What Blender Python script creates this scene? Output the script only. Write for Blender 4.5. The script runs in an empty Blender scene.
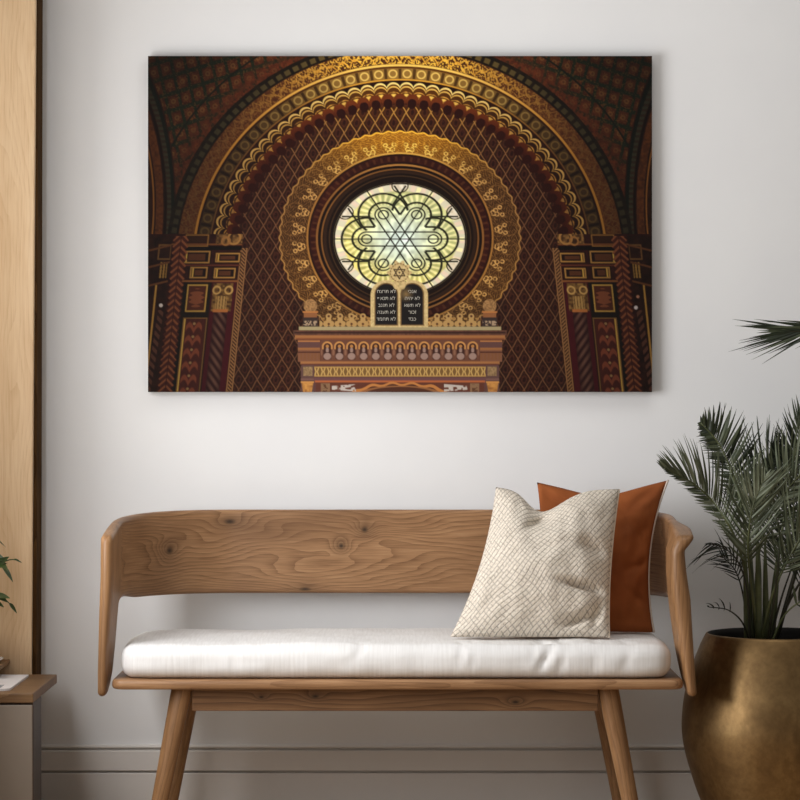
import bpy, bmesh, math, random
import numpy as np
from mathutils import Vector, noise as mnoise

C = bpy.context.scene.collection
random.seed(7)
R = math.radians
INK_GAIN = 1.0

# ---------------------------------------------------------------- camera, world, light, exposure
FPX, CAMD, CAMZ = 2600.0, 7.32, 1.15          # focal length in px of an 800 px frame, distance to the wall, eye height
cam_d = bpy.data.cameras.new('camera'); cam = bpy.data.objects.new('camera', cam_d); C.objects.link(cam)
cam.location = (0, -CAMD, CAMZ); cam.rotation_euler = (R(90), 0, 0)
cam_d.sensor_width = 36; cam_d.lens = 36 * FPX / 800; cam_d.clip_end = 60
bpy.context.scene.camera = cam

world = bpy.data.worlds.new('World'); bpy.context.scene.world = world; world.use_nodes = True
wb = world.node_tree.nodes['Background']
wb.inputs[0].default_value = (1.0, 0.935, 0.85, 1); wb.inputs[1].default_value = 0.21

def area(name, loc, target, sx, sy, power, color=(1, 1, 1), spread=180):
    l = bpy.data.lights.new(name, 'AREA'); l.shape = 'RECTANGLE'; l.size = sx; l.size_y = sy
    l.energy = power; l.color = color; l.spread = R(spread)
    o = bpy.data.objects.new(name, l); C.objects.link(o); o.location = loc
    o.rotation_euler = (Vector(target) - Vector(loc)).to_track_quat('-Z', 'Y').to_euler()
    return o
area('left_window_light', (-1.19, -1.75, 1.32), (1, -1.75, 1.32), 1.6, 1.2, 55, (0.985, 0.99, 1.0))
area('recess_fill_light', (-1.775, -.53, 1.75), (0, -.53, 1.75), .42, 1.5, 7.5, (1.0, 0.965, 0.91))  # unseen lamp added in the recess to brighten the oak post's face
area('overhead_fill_light', (0.6, -1.3, 3.1), (0.6, -1.3, 0), 1.6, 1.2, 14, (1.0, 0.99, 0.975))  # unseen overhead lamp added to brighten the cushion's top

vs = bpy.context.scene.view_settings
vs.view_transform = 'Standard'; vs.look = 'None'; vs.gamma = 1; vs.exposure = 0.07; vs.use_curve_mapping = False

# ---------------------------------------------------------------- helpers
def P(px, py, y):
    """the point of the place that stands at depth y behind the pixel"""
    s = FPX / (CAMD + y)
    return Vector(((px - 400) / s, y, CAMZ - (py - 400) / s))

def lin(c):
    c = [v / 255 for v in c]
    return tuple(v / 12.92 if v <= .04045 else ((v + .055) / 1.055) ** 2.4 for v in c) + (1,)

def link_mesh(name, verts, faces, mats, parent=None, smooth=True, midx=None, grain=None, edge_split=None):
    me = bpy.data.meshes.new(name)
    me.from_pydata([tuple(v) for v in verts], [], faces)
    for m in (mats if isinstance(mats, (list, tuple)) else [mats]): me.materials.append(m)
    if midx is not None: me.polygons.foreach_set('material_index', midx)
    if smooth: me.polygons.foreach_set('use_smooth', [True] * len(me.polygons))
    bm = bmesh.new(); bm.from_mesh(me); bmesh.ops.recalc_face_normals(bm, faces=bm.faces); bm.to_mesh(me); bm.free()
    if grain is not None:
        a = me.attributes.new('grain', 'FLOAT_VECTOR', 'POINT')
        a.data.foreach_set('vector', [c for g in grain for c in g])
    o = bpy.data.objects.new(name, me); C.objects.link(o)
    if parent: o.parent = parent
    if edge_split:
        try: me.set_sharp_from_angle(angle=R(edge_split))
        except Exception: pass
    return o

def tag(o, label, cat, group=None):
    o['label'] = label; o['category'] = cat
    if group: o['group'] = group
    return o

def thing(name, label, cat, loc=(0, 0, 0), group=None):
    o = bpy.data.objects.new(name, None); C.objects.link(o); o.location = loc
    o.empty_display_size = .05
    return tag(o, label, cat, group)

def child(o, parent):
    """parent a part built in place coordinates to its thing's Empty"""
    o.parent = parent; o.location = -parent.location
    return o

def struct(o): o['kind'] = 'structure'; return o

def bevel_box(x0, x1, y0, y1, z0, z1, b=.004, seg=3):
    bm = bmesh.new()
    vs_ = [bm.verts.new((x, y, z)) for x in (x0, x1) for y in (y0, y1) for z in (z0, z1)]
    for f in ((0, 1, 3, 2), (4, 6, 7, 5), (0, 4, 5, 1), (2, 3, 7, 6), (0, 2, 6, 4), (1, 5, 7, 3)):
        bm.faces.new([vs_[i] for i in f])
    bmesh.ops.recalc_face_normals(bm, faces=bm.faces)
    if b: bmesh.ops.bevel(bm, geom=list(bm.edges), offset=b, segments=seg, affect='EDGES', profile=.5)
    bm.verts.index_update()
    v = [x.co.copy() for x in bm.verts]; f = [[w.index for w in fc.verts] for fc in bm.faces]
    bm.free(); return v, f

def loft(rings, cap=True, closed=True):
    v, f = [], []
    n = len(rings[0])
    for r in rings: v += [Vector(p) for p in r]
    for i in range(len(rings) - 1):
        for k in range(n if closed else n - 1):
            a, b = i * n + k, i * n + (k + 1) % n
            f.append([a, b, b + n, a + n])
    if cap:
        f.append(list(range(n))[::-1]); f.append([(len(rings) - 1) * n + k for k in range(n)])
    return v, f

def rrect(w, h, r, seg=5):
    """rounded rectangle section, centred"""
    r = min(r, w / 2 - 1e-5, h / 2 - 1e-5); out = []
    for cx, cy, a0 in ((w / 2 - r, h / 2 - r, 0), (-w / 2 + r, h / 2 - r, 90), (-w / 2 + r, -h / 2 + r, 180), (w / 2 - r, -h / 2 + r, 270)):
        for k in range(seg + 1):
            a = R(a0 + 90 * k / seg); out.append((cx + r * math.cos(a), cy + r * math.sin(a)))
    return out

def spline(pts, n):
    """Catmull-Rom through points (tuples of any length)"""
    p = [np.array(q, float) for q in pts]; p = [2 * p[0] - p[1]] + p + [2 * p[-1] - p[-2]]
    out = []; m = len(p) - 3
    for i in range(n):
        t = i / (n - 1) * m; k = min(int(t), m - 1); t -= k
        a, b, c, d = p[k:k + 4]
        out.append(.5 * (2 * b + (c - a) * t + (2 * a - 5 * b + 4 * c - d) * t * t + (3 * b - a - 3 * c + d) * t ** 3))
    return out

def tube(pts, radii, seg=8):
    pts = [Vector(p) for p in pts]; rings = []
    up = Vector((0.3, 1, 0.1)).normalized()
    for i, p in enumerate(pts):
        t = (pts[min(i + 1, len(pts) - 1)] - pts[max(i - 1, 0)]).normalized()
        s = t.cross(up).normalized(); u = s.cross(t)
        rings.append([p + (s * math.cos(2 * math.pi * k / seg) + u * math.sin(2 * math.pi * k / seg)) * radii[i] for k in range(seg)])
    return loft(rings)

# ---------------------------------------------------------------- materials
class NT:
    def __init__(s, name):
        s.m = bpy.data.materials.new(name); s.m.use_nodes = True
        s.t = s.m.node_tree; s.n = s.t.nodes; s.l = s.t.links; s.b = s.n['Principled BSDF']
    def add(s, typ, **kw):
        n = s.n.new(typ)
        for k, v in kw.items(): setattr(n, k, v)
        return n
    def put(s, sock, v):
        if hasattr(v, 'links') or isinstance(v, bpy.types.NodeSocket): s.l.new(v, sock)
        else: sock.default_value = v
    def math(s, op, a, b=None, c=None, clamp=False):
        n = s.add('ShaderNodeMath', operation=op, use_clamp=clamp)
        s.put(n.inputs[0], a)
        if b is not None: s.put(n.inputs[1], b)
        if c is not None: s.put(n.inputs[2], c)
        return n.outputs[0]
    def vec(s, op, a, b=None):
        n = s.add('ShaderNodeVectorMath', operation=op); s.put(n.inputs[0], a)
        if b is not None: s.put(n.inputs[1], b)
        return n.outputs['Value'] if op in ('LENGTH', 'DISTANCE', 'DOT_PRODUCT') else n.outputs[0]
    def noise(s, v, scale, detail=4, rough=.55, dist=0):
        n = s.add('ShaderNodeTexNoise'); s.l.new(v, n.inputs['Vector'])
        n.inputs['Scale'].default_value = scale; n.inputs['Detail'].default_value = detail
        n.inputs['Roughness'].default_value = rough; n.inputs['Distortion'].default_value = dist
        return n.outputs['Fac']
    def ramp(s, f, stops, interp='LINEAR'):
        n = s.add('ShaderNodeValToRGB'); s.l.new(f, n.inputs[0]); r = n.color_ramp; r.interpolation = interp
        while len(r.elements) < len(stops): r.elements.new(.5)
        for e, (p, c) in zip(r.elements, stops):
            e.position = p; e.color = c if len(c) == 4 else tuple(c) + (1,)
        return n.outputs[0]
    def mix(s, f, a, b, blend='MIX'):
        n = s.add('ShaderNodeMix', data_type='RGBA', blend_type=blend)
        s.put(n.inputs[0], f); s.put(n.inputs[6], a); s.put(n.inputs[7], b); return n.outputs[2]
    def bump(s, h, strength=.2, dist=.002):
        n = s.add('ShaderNodeBump'); s.l.new(h, n.inputs['Height']); n.inputs['Strength'].default_value = strength
        n.inputs['Distance'].default_value = dist; s.l.new(n.outputs[0], s.b.inputs['Normal'])
    def attr(s, name='grain'):
        return s.add('ShaderNodeAttribute', attribute_name=name).outputs['Vector']
    def obj(s): return s.add('ShaderNodeTexCoord').outputs['Object']

def wood(name, light, mid, dark, knots=(), warp=1.0, rough=.42, freq=60, offset=(0, 0, 0), spec=.35, streak=.5, ringw=.42):
    """grain runs along the first axis of the 'grain' attribute (metres)"""
    t = NT(name); g = t.vec('ADD', t.attr(), offset)
    big = t.noise(t.vec('MULTIPLY', g, (1.5, 5.5, 5.5)), 1.0, 2, .5)
    med = t.noise(t.vec('MULTIPLY', g, (5, 28, 28)), 1.0, 3, .55)
    fine = t.noise(t.vec('MULTIPLY', g, (9, 260, 260)), 1.0, 3, .6)
    sep = t.add('ShaderNodeSeparateXYZ'); t.l.new(g, sep.inputs[0])
    f = t.math('ADD', t.math('MULTIPLY', sep.outputs[1], 1.0), t.math('MULTIPLY', big, .34 * warp))
    f = t.math('ADD', f, t.math('MULTIPLY', med, .022 * warp))
    core = None
    for (u, v, ru, rv, amp) in knots:
        d = t.vec('LENGTH', t.vec('MULTIPLY', t.vec('SUBTRACT', g, (u + offset[0], v + offset[1], offset[2])), (1 / ru, 1 / rv, 0)))
        e = t.math('POWER', 2.718, t.math('MULTIPLY', t.math('MULTIPLY', d, d), -1.0))
        f = t.math('ADD', f, t.math('MULTIPLY', e, amp))
        k = t.math('POWER', 2.718, t.math('MULTIPLY', t.math('MULTIPLY', d, d), -7.0))
        k = t.math('MAXIMUM', t.math('MULTIPLY', k, .95), t.math('MULTIPLY', e, .33))
        core = k if core is None else t.math('MAXIMUM', core, k)
    ring = t.math('FRACT', t.math('MULTIPLY', f, freq))
    ring = t.math('POWER', ring, 2.2)                            # slow rise, sharp late-wood line
    val = t.math('ADD', t.math('MULTIPLY', ring, ringw), t.math('MULTIPLY', fine, streak))
    val = t.math('ADD', val, t.math('MULTIPLY', med, .35))
    col = t.ramp(val, [(.22, lin(light)), (.55, lin(mid)), (1.0, lin(dark))])
    tone = t.noise(t.vec('MULTIPLY', g, (2.2, 9, 9)), 1.0, 2, .5)
    col = t.mix(t.math('MULTIPLY', t.ramp(tone, [(.42, (0, 0, 0)), (.75, (1, 1, 1))]), .55), col, lin(dark))
    if core is not None: col = t.mix(core, col, lin([c * .42 for c in dark]))
    t.l.new(col, t.b.inputs['Base Color']); t.b.inputs['Roughness'].default_value = rough
    t.b.inputs['Specular IOR Level'].default_value = spec
    t.bump(val, .12, .0012)
    return t.m

def plain(name, c, rough=.5, metal=0, nscale=None, namp=.08, bump=0):
    t = NT(name); t.b.inputs['Base Color'].default_value = lin(c); t.b.inputs['Roughness'].default_value = rough
    t.b.inputs['Metallic'].default_value = metal
    if nscale:
        n = t.noise(t.obj(), nscale, 5, .6)
        a = lin([min(255, v * (1 + namp)) for v in c]); b = lin([v * (1 - namp) for v in c])
        t.l.new(t.ramp(n, [(.3, a), (.7, b)]), t.b.inputs['Base Color'])
        if bump: t.bump(n, bump, .002)
    return t.m

M = {}
M['plaster'] = plain('plaster', (236, 234, 232), .85, 0, 2.2, .012)
t = NT('plaster'); n1 = t.noise(t.obj(), 2.0, 4, .6); n2 = t.noise(t.obj(), 90, 5, .7)
t.l.new(t.ramp(n1, [(.3, lin((234, 234, 234))), (.7, lin((229, 229, 230)))]), t.b.inputs['Base Color'])
t.b.inputs['Roughness'].default_value = .9; t.bump(n2, .05, .001); M['plaster'] = t.m
M['skirting'] = plain('painted_skirting', (222, 217, 212), .6, 0, 3, .02)
M['floor'] = wood('oak_floorboards', (204, 182, 154), (186, 162, 134), (150, 126, 100), freq=45)
M['oak'] = wood('pale_oak', (242, 216, 182), (234, 204, 166), (206, 168, 124), knots=((.72, .055, .05, .02, .05), (-.62, .03, .04, .016, .05), (1.5, .07, .05, .02, .05)), warp=.8, freq=70, streak=.7, offset=(.31, .2, .4), ringw=.16)
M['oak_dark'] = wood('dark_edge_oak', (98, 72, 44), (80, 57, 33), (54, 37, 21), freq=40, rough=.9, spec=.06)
M['cabinet_top'] = wood('brown_cabinet_top', (150, 118, 84), (128, 97, 66), (92, 66, 42), freq=40, rough=.5)
M['cabinet_dark'] = wood('dark_cabinet_side', (74, 52, 34), (58, 40, 26), (36, 25, 16), freq=40)
M['cabinet_panel'] = plain('pale_cabinet_front', (146, 134, 122), .55, 0, 4, .03)
WL, WM, WD = (184, 146, 108), (156, 117, 82), (104, 72, 46)
M['back_wood'] = wood('walnut_back', WL, WM, WD, knots=((-.105, .790, .030, .026, .06), (-.170, .745, .026, .024, .055), (.56, .74, .05, .03, .03),
                      (-.665, .735, .035, .03, .055), (-.48, .812, .05, .022, .035), (-.27, .625, .05, .016, .03)), warp=1.0, freq=62, offset=(.15, .0, .2), ringw=.30, streak=.75)
M['bench_wood'] = wood('walnut_rails', WL, WM, WD, warp=.5, freq=60, offset=(2.3, 1.2, .7), ringw=.25, streak=.7)
M['shaded_apron_wood'] = wood('shaded_walnut_apron', (146, 110, 76), (120, 86, 57), (78, 53, 33), knots=((.30, .365, .03, .014, .04), (-.22, .38, .03, .014, .03), (-.36, .378, .02, .01, .03)), warp=.5, freq=50, offset=(.7, .3, .2))  # darker walnut, the shade under the seat put into its colour
M['leg_wood'] = wood('walnut_legs', (182, 142, 102), (152, 113, 76), (104, 72, 45), ringw=.25, streak=.7, warp=.45, freq=60, offset=(.3, 2.2, .9))

# linen
t = NT('white_linen'); o_ = t.attr()
wx = t.add('ShaderNodeTexWave', wave_type='BANDS', bands_direction='X'); wx.inputs['Scale'].default_value = 120; wx.inputs['Distortion'].default_value = 3
wz = t.add('ShaderNodeTexWave', wave_type='BANDS', bands_direction='Y'); wz.inputs['Scale'].default_value = 120; wz.inputs['Distortion'].default_value = 3
t.l.new(o_, wx.inputs[0]); t.l.new(o_, wz.inputs[0])
slub = t.noise(t.vec('MULTIPLY', o_, (160, 9, 9)), 1, 3, .6)
h = t.math('ADD', t.math('ADD', t.math('MULTIPLY', wx.outputs[1], .4), t.math('MULTIPLY', wz.outputs[1], .4)), slub)
t.l.new(t.ramp(slub, [(.3, lin((236, 235, 234))), (.75, lin((222, 220, 218)))]), t.b.inputs['Base Color'])
t.b.inputs['Roughness'].default_value = .95; t.b.inputs['Specular IOR Level'].default_value = .1; t.bump(h, .25, .0012)
M['linen'] = t.m

# knitted beige with dark running stitches
t = NT('beige_knit'); g = t.attr()
wob = t.noise(t.vec('MULTIPLY', g, (3, 3, 3)), 1.0, 2, .5)
mp = t.add('ShaderNodeMapping'); mp.inputs['Rotation'].default_value = (0, 0, R(38)); t.l.new(g, mp.inputs[0])
sp = t.add('ShaderNodeSeparateXYZ'); t.l.new(mp.outputs[0], sp.inputs[0])
a_ = t.math('ADD', sp.outputs[0], t.math('MULTIPLY', wob, .10)); b_ = t.math('ADD', sp.outputs[1], t.math('MULTIPLY', wob, .07))
la = t.math('ABSOLUTE', t.math('SUBTRACT', t.math('FRACT', t.math('MULTIPLY', a_, 76)), .5))
lb = t.math('ABSOLUTE', t.math('SUBTRACT', t.math('FRACT', t.math('MULTIPLY', b_, 84)), .5))
dash = t.math('GREATER_THAN', t.math('FRACT', t.math('MULTIPLY', b_, 210)), .3)
brk = t.noise(t.vec('MULTIPLY', g, (60, 60, 60)), 1.0, 2, .6)
s1 = t.math('MULTIPLY', t.math('SUBTRACT', 1.0, t.math('SMOOTH_MIN', t.math('MULTIPLY', la, 7.0), 1.0, .1)), t.math('ADD', t.math('MULTIPLY', dash, .55), .35), clamp=True)
s2 = t.math('MULTIPLY', t.math('SUBTRACT', 1.0, t.math('SMOOTH_MIN', t.math('MULTIPLY', lb, 7.0), 1.0, .1)), t.math('MULTIPLY', t.math('GREATER_THAN', brk, .47), .6), clamp=True)
st = t.math('MAXIMUM', s1, s2)
nz = t.noise(t.vec('MULTIPLY', g, (170, 170, 170)), 1.0, 2, .6)
base = t.ramp(nz, [(.3, lin((234, 225, 212))), (.7, lin((204, 192, 176)))])
t.l.new(t.mix(t.math('MULTIPLY', st, .82), base, lin((70, 62, 55))), t.b.inputs['Base Color'])
t.b.inputs['Roughness'].default_value = .95; t.b.inputs['Specular IOR Level'].default_value = .08
t.bump(t.math('SUBTRACT', nz, t.math('MULTIPLY', st, 1.2)), .55, .003)
M['knit'] = t.m
M['knit_back'] = plain('beige_backing_cloth', (214, 200, 182), .95, 0, 60, .06, .2)

t = NT('rust_cotton'); g = t.attr(); n1 = t.noise(t.vec('MULTIPLY', g, (5, 5, 5)), 1, 3, .6); n2 = t.noise(t.vec('MULTIPLY', g, (300, 300, 300)), 1, 2, .6)
t.l.new(t.ramp(n1, [(.3, lin((164, 94, 50))), (.72, lin((122, 64, 33)))]), t.b.inputs['Base Color'])
t.b.inputs['Roughness'].default_value = .85; t.b.inputs['Specular IOR Level'].default_value = .15; t.bump(n2, .2, .001)
M['rust'] = t.m
M['piping'] = plain('pale_piping', (206, 190, 176), .7)

# bronze
t = NT('aged_bronze'); o_ = t.obj()
n1 = t.noise(t.vec('MULTIPLY', o_, (1, 1, .7)), 5.5, 5, .62, .6); n2 = t.noise(o_, 55, 5, .65)
c1 = t.ramp(n1, [(.28, lin((104, 82, 55))), (.5, lin((146, 118, 80))), (.75, lin((180, 150, 104)))])
c2 = t.mix(t.math('MULTIPLY', t.ramp(n2, [(.35, (1, 1, 1)), (.6, (0, 0, 0))]), .28), c1, lin((84, 62, 40)))
t.l.new(c2, t.b.inputs['Base Color']); t.b.inputs['Metallic'].default_value = 1.0
t.l.new(t.ramp(n1, [(.3, (.52,) * 3), (.7, (.38,) * 3)]), t.b.inputs['Roughness'])
t.bump(t.math('ADD', n1, t.math('MULTIPLY', n2, .25)), .12, .004)
M['bronze'] = t.m
M['pot_inside'] = plain('dark_pot_lining', (20, 15, 12), .8, 0, 30, .2)
M['soil'] = plain('dark_soil', (24, 18, 14), .95, 0, 60, .4, .8)

def leafmat(name, a, b, c, rough=.45):
    t = NT(name); n = t.noise(t.obj(), 14, 3, .6)
    t.l.new(t.ramp(n, [(.25, lin(a)), (.5, lin(b)), (.8, lin(c))]), t.b.inputs['Base Color'])
    t.b.inputs['Roughness'].default_value = rough; t.b.inputs['Specular IOR Level'].default_value = .4
    return t.m
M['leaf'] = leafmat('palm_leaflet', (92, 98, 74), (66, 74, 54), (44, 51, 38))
M['leaf_lit'] = leafmat('lit_palm_leaflet', (142, 148, 126), (108, 116, 94), (74, 82, 62))  # paler leaflet copy, silvery highlights put into its colour
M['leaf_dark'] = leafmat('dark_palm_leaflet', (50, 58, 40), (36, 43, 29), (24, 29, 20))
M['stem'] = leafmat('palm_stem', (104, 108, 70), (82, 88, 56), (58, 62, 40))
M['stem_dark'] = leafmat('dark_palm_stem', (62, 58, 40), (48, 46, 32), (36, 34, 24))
M['house_leaf'] = leafmat('house_plant_leaf', (84, 104, 54), (56, 78, 38), (36, 52, 26), .35)
M['white_ceramic'] = plain('white_ceramic', (238, 236, 230), .25)
M['paper'] = plain('white_paper', (240, 239, 242), .5)
M['grey_print'] = plain('grey_printing', (150, 152, 158), .5, 0, 120, .3)

# ---------------------------------------------------------------- setting
wall_v, wall_f = bevel_box(-3.2, 3.2, 0, .12, 0, 3.3, 0)
struct(link_mesh('wall_back', wall_v, wall_f, M['plaster'], smooth=False))
fv, ff = bevel_box(-3.2, 3.2, -8.5, .12, -.06, 0, 0)
struct(link_mesh('floor', fv, ff, M['floor'], smooth=False, grain=[(v.x, v.y, v.z) for v in fv]))
# skirting: a lower board, a groove and a cap board, one moulded profile swept along the wall
prof = [(0, 0), (-.02, 0), (-.02, .1005), (-.018, .1025), (-.003, .1025), (-.003, .1085), (-.018, .1085), (-.02, .1105), (-.02, .1635), (-.018, .1655), (-.003, .1655), (-.003, .1725), (-.014, .1725), (-.015, .1755), (-.012, .178), (0, .180)]
v, f = loft([[(x, y, z) for y, z in prof] for x in (-3.2, 3.2)])
struct(link_mesh('baseboard_back', v, f, M['skirting'], smooth=False))

# unseen side wall, added to dim the back wall's left end, ending at the recess that holds the cabinet, with the window that lights the place
WX0, WX1 = -1.28, -1.12; wy0, wy1, wz0, wz1 = -2.62, -.88, .68, 2.0
wv, wf = [], []
for (x0, x1, y0, y1, z0, z1) in ((WX0, WX1, -8.5, wy0, 0, 3.3), (WX0, WX1, wy1, -.84, 0, 3.3), (WX0, WX1, wy0, wy1, 0, wz0), (WX0, WX1, wy0, wy1, wz1, 3.3), (-1.9, WX0, -.90, -.84, 0, 3.3),
        (-1.9, -1.8, -.84, 0, 0, 1.0), (-1.9, -1.8, -.84, 0, 2.7, 3.3), (-1.9, -1.8, -.25, 0, 1.0, 2.7)):  # recess end wall, added with an opening for the fill lamp
    v, f = bevel_box(x0, x1, y0, y1, z0, z1, 0); wf += [[i + len(wv) for i in q] for q in f]; wv += v
struct(link_mesh('unseen_wall_left', wv, wf, M['plaster'], smooth=False))
win = bpy.data.objects.new('window_1', None); C.objects.link(win); win.location = (-1.2, -1.75, wz0); struct(win)
for (y0, y1, z0, z1) in ((wy0, wy0 + .05, wz0, wz1), (wy1 - .05, wy1, wz0, wz1), (wy0 + .05, wy1 - .05, wz0, wz0 + .05), (wy0 + .05, wy1 - .05, wz1 - .05, wz1), (-1.77, -1.73, wz0 + .05, wz1 - .05)):
    v, f = bevel_box(-1.27, -1.215, y0, y1, z0, z1, .004, 2); child(link_mesh('window_frame', v, f, M['skirting'], smooth=False), win)

# upright oak post standing against the wall
def tapered(x0, xb, xt, y0, y1, z1, b):
    """board whose right edge leans from xb at the floor to xt at z1"""
    v, f = bevel_box(x0, xb, y0, y1, 0, z1, b, 2)
    for q in v:
        if q.x > (x0 + xb) / 2: q.x += (xt - xb) * q.z / z1
    return v, f
OXB, OXT = P(30.3, 0, -.12).x, P(38.2, 0, -.12).x
v, f = tapered(-1.75, OXB, OXT, -.12, -.005, 3.2, .003)
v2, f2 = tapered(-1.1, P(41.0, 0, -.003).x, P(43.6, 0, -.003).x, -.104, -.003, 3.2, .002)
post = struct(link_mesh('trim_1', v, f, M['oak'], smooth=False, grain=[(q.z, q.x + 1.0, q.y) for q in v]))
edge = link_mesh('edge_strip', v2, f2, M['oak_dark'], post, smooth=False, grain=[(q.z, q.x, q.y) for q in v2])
edge['label'] = 'dark brown return of the oak post'

# ---------------------------------------------------------------- side cabinet and what stands on and over it
cx1 = P(57, 675, -.125).x
cab = thing('side_cabinet', 'low cabinet with overhanging brown wooden top beside the oak post', 'cabinet', (-1.25, -.35, 0))
v, f = bevel_box(-1.62, cx1, -.592, -.125, .366, .391, .003, 2)
child(link_mesh('cabinet_top', v, f, M['cabinet_top'], smooth=False, grain=[(q.x, q.y, q.z) for q in v]), cab)
v, f = bevel_box(-1.6, cx1 - .001, -.585, -.43, 0, .366, .002, 2)
b_ = child(link_mesh('body', v, f, M['cabinet_dark'], smooth=False, grain=[(q.z, q.y, q.x) for q in v]), cab); b_['label'] = 'dark brown wooden carcass'
v, f = bevel_box(-1.59, P(32.3, 703, -.592).x, -.594, -.58, .012, .360, .0015, 2)
b_ = child(link_mesh('front_panel', v, f, M['cabinet_panel'], smooth=False), cab); b_['label'] = 'pale grey flat front'

mag = thing('magazine', 'thin white magazine lying on the cabinet top', 'magazine', (-1.15, -.36, .391))
out = []
for (cx, cy, r, a0) in ((-1.018, -.19, .002, 0), (-1.33, -.19, .002, 90), (-1.33, -.545, .002, 180), (-1.018, -.545, .03, 270)):
    for k in range(7):
        a = R(a0 + 15 * k); sx = -1 if cx > -1.1 else 1; sy = -1 if cy > -.3 else 1
        out.append((cx + sx * r + r * math.cos(a), cy + sy * r + r * math.sin(a)))
v, f = loft([[(x, y, z) for x, y in out] for z in (.3912, .3972)])
child(link_mesh('pages', v, f, M['paper'], smooth=False), mag)
v, f = bevel_box(-1.2, -1.045, -.535, -.45, .3971, .3976, 0)
b_ = child(link_mesh('cover_print', v, f, M['grey_print'], smooth=False), mag); b_['label'] = 'grey printed patch'

shx = P(10, 659, -.12).x
v, f = bevel_box(-1.6, shx, -.30, -.119, .420, .432, .002, 2)
tag(link_mesh('wall_shelf', v, f, M['cabinet_top'], smooth=False, grain=[(q.x, q.y, q.z) for q in v]), 'small wooden shelf fixed to the oak post above the magazine', 'shelf')

def lathe(prof, c, seg=64):
    return loft([[(c[0] + r * math.cos(2 * math.pi * k / seg), c[1] + r * math.sin(2 * math.pi * k / seg), c[2] + z) for k in range(seg)] for r, z in prof], cap=True)

hp = thing('house_plant', 'leafy green plant in a white pot at the oak post', 'plant', (-1.168, -.21, .432))
hx, hy, hz = hp.location
v, f = lathe([(.05, .0), (.074, .003), (.084, .011), (.081, .012), (.07, .007), (.0, .006)], (hx, hy, hz + .0005), 40)
child(link_mesh('saucer', v, f, M['white_ceramic']), hp)
v, f = lathe([(.040, .008), (.045, .012), (.058, .10), (.06, .112), (.056, .112), (.053, .095), (.0, .094)], (hx, hy, hz), 40)
child(link_mesh('pot', v, f, M['white_ceramic']), hp)

def leaf_blade(base, direction, normal, L, W, fold=.25, droop=.3, n=8):
    """oval leaf with a mid-rib fold"""
    d = Vector(direction).normalized(); nrm = Vector(normal); nrm = (nrm - d * nrm.dot(d)).normalized(); s = d.cross(nrm)
    v, f = [], []
    for i in range(n + 1):
        t_ = i / n; w = W * (math.sin(math.pi * min(1, t_ ** .8 * .97 + .015))) ** .9 * (1 - .25 * t_)
        c = Vector(base) + d * (L * t_) + Vector((0, 0, -droop * L * t_ * t_))
        v += [c - s * w + nrm * fold * w, c - s * w * .5 + nrm * fold * w * .35, c, c + s * w * .5 + nrm * fold * w * .35, c + s * w + nrm * fold * w]
    for i in range(n):
        for k in range(4): a = i * 5 + k; f.append([a, a + 1, a + 6, a + 5])
    return v, f

def pxleaf(p0, p1, y0, y1, W, nrm, droop=0):
    a, b = P(*p0, y0), P(*p1, y1); return leaf_blade(a, b - a, nrm, (b - a).length, W, droop=droop)

stems = [((-14, 636), (-8, 590), (0, 566), (9, 560), (16, 560), (21, 562)), ((-14, 636), (-10, 610), (-4, 596), (2, 597), (8, 602), (12, 606)),
         ((-16, 636), (-22, 590), (-30, 550), (-36, 540)), ((-12, 636), (-16, 580), (-10, 545), (-4, 535))]
for st in stems:
    pts = [P(x, y, -.21) for x, y in st]; pts = [Vector(q) for q in spline([tuple(p) for p in pts], 14)]
    v, f = tube(pts, [.0022 - .001 * i / 13 for i in range(14)], 6)
    child(link_mesh('stem', v, f, M['house_leaf']), hp)
for (p0, p1, y0, y1, W, nr) in (((-9, 572), (9, 553), -.21, -.25, .016, (.2, -.8, .6)), ((-6, 562), (8, 567), -.21, -.27, .014, (0, -.5, .9)),
        ((2, 565), (13, 580), -.21, -.22, .009, (.6, -.6, .4)), ((-8, 596), (10, 595), -.21, -.26, .012, (0, -.7, .6)), ((-10, 600), (4, 605), -.21, -.24, .010, (0, -.6, .8)),
        ((9, 603), (17, 612), -.21, -.2, .007, (.4, -.7, .6)), ((14, 559), (22, 562), -.21, -.2, .004, (0, -.7, .7)), ((-34, 545), (-56, 540), -.21, -.2, .02, (0, -.4, .9)), ((-30, 555), (-16, 566), -.21, -.24, .018, (0, -.4, .9)), ((-4, 540), (6, 546), -.2, -.18, .010, (0, -.4, .9)), ((-8, 556), (6, 559), -.21, -.24, .012, (.2, -.8, .5)), ((-8, 568), (7, 561), -.21, -.23, .011, (-.2, -.8, .5)), ((-9, 592), (8, 600), -.21, -.23, .011, (.1, -.8, .5))):
    v, f = pxleaf(p0, p1, y0, y1, W, nr, .12)
    child(link_mesh('leaf', v, f, M['house_leaf']), hp)

# ---------------------------------------------------------------- wall picture
AX0, AX1 = P(148, 0, -.035).x, P(652, 0, -.035).x
AZ1, AZ0 = P(0, 56, -.035).z, P(0, 392, -.035).z
pic = thing('canvas_print', 'wide unframed canvas print of an ornate gilded arch with round stained glass window', 'picture', (0, -.018, (AZ0 + AZ1) / 2))
v, f = bevel_box(AX0, AX1, -.0345, -.002, AZ0, AZ1, .0015, 2)
o_ = child(link_mesh('stretched_canvas', v, f, plain('dark_canvas_edge', (52, 34, 24), .8), smooth=False), pic); o_['label'] = 'dark wrapped canvas edge'

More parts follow.
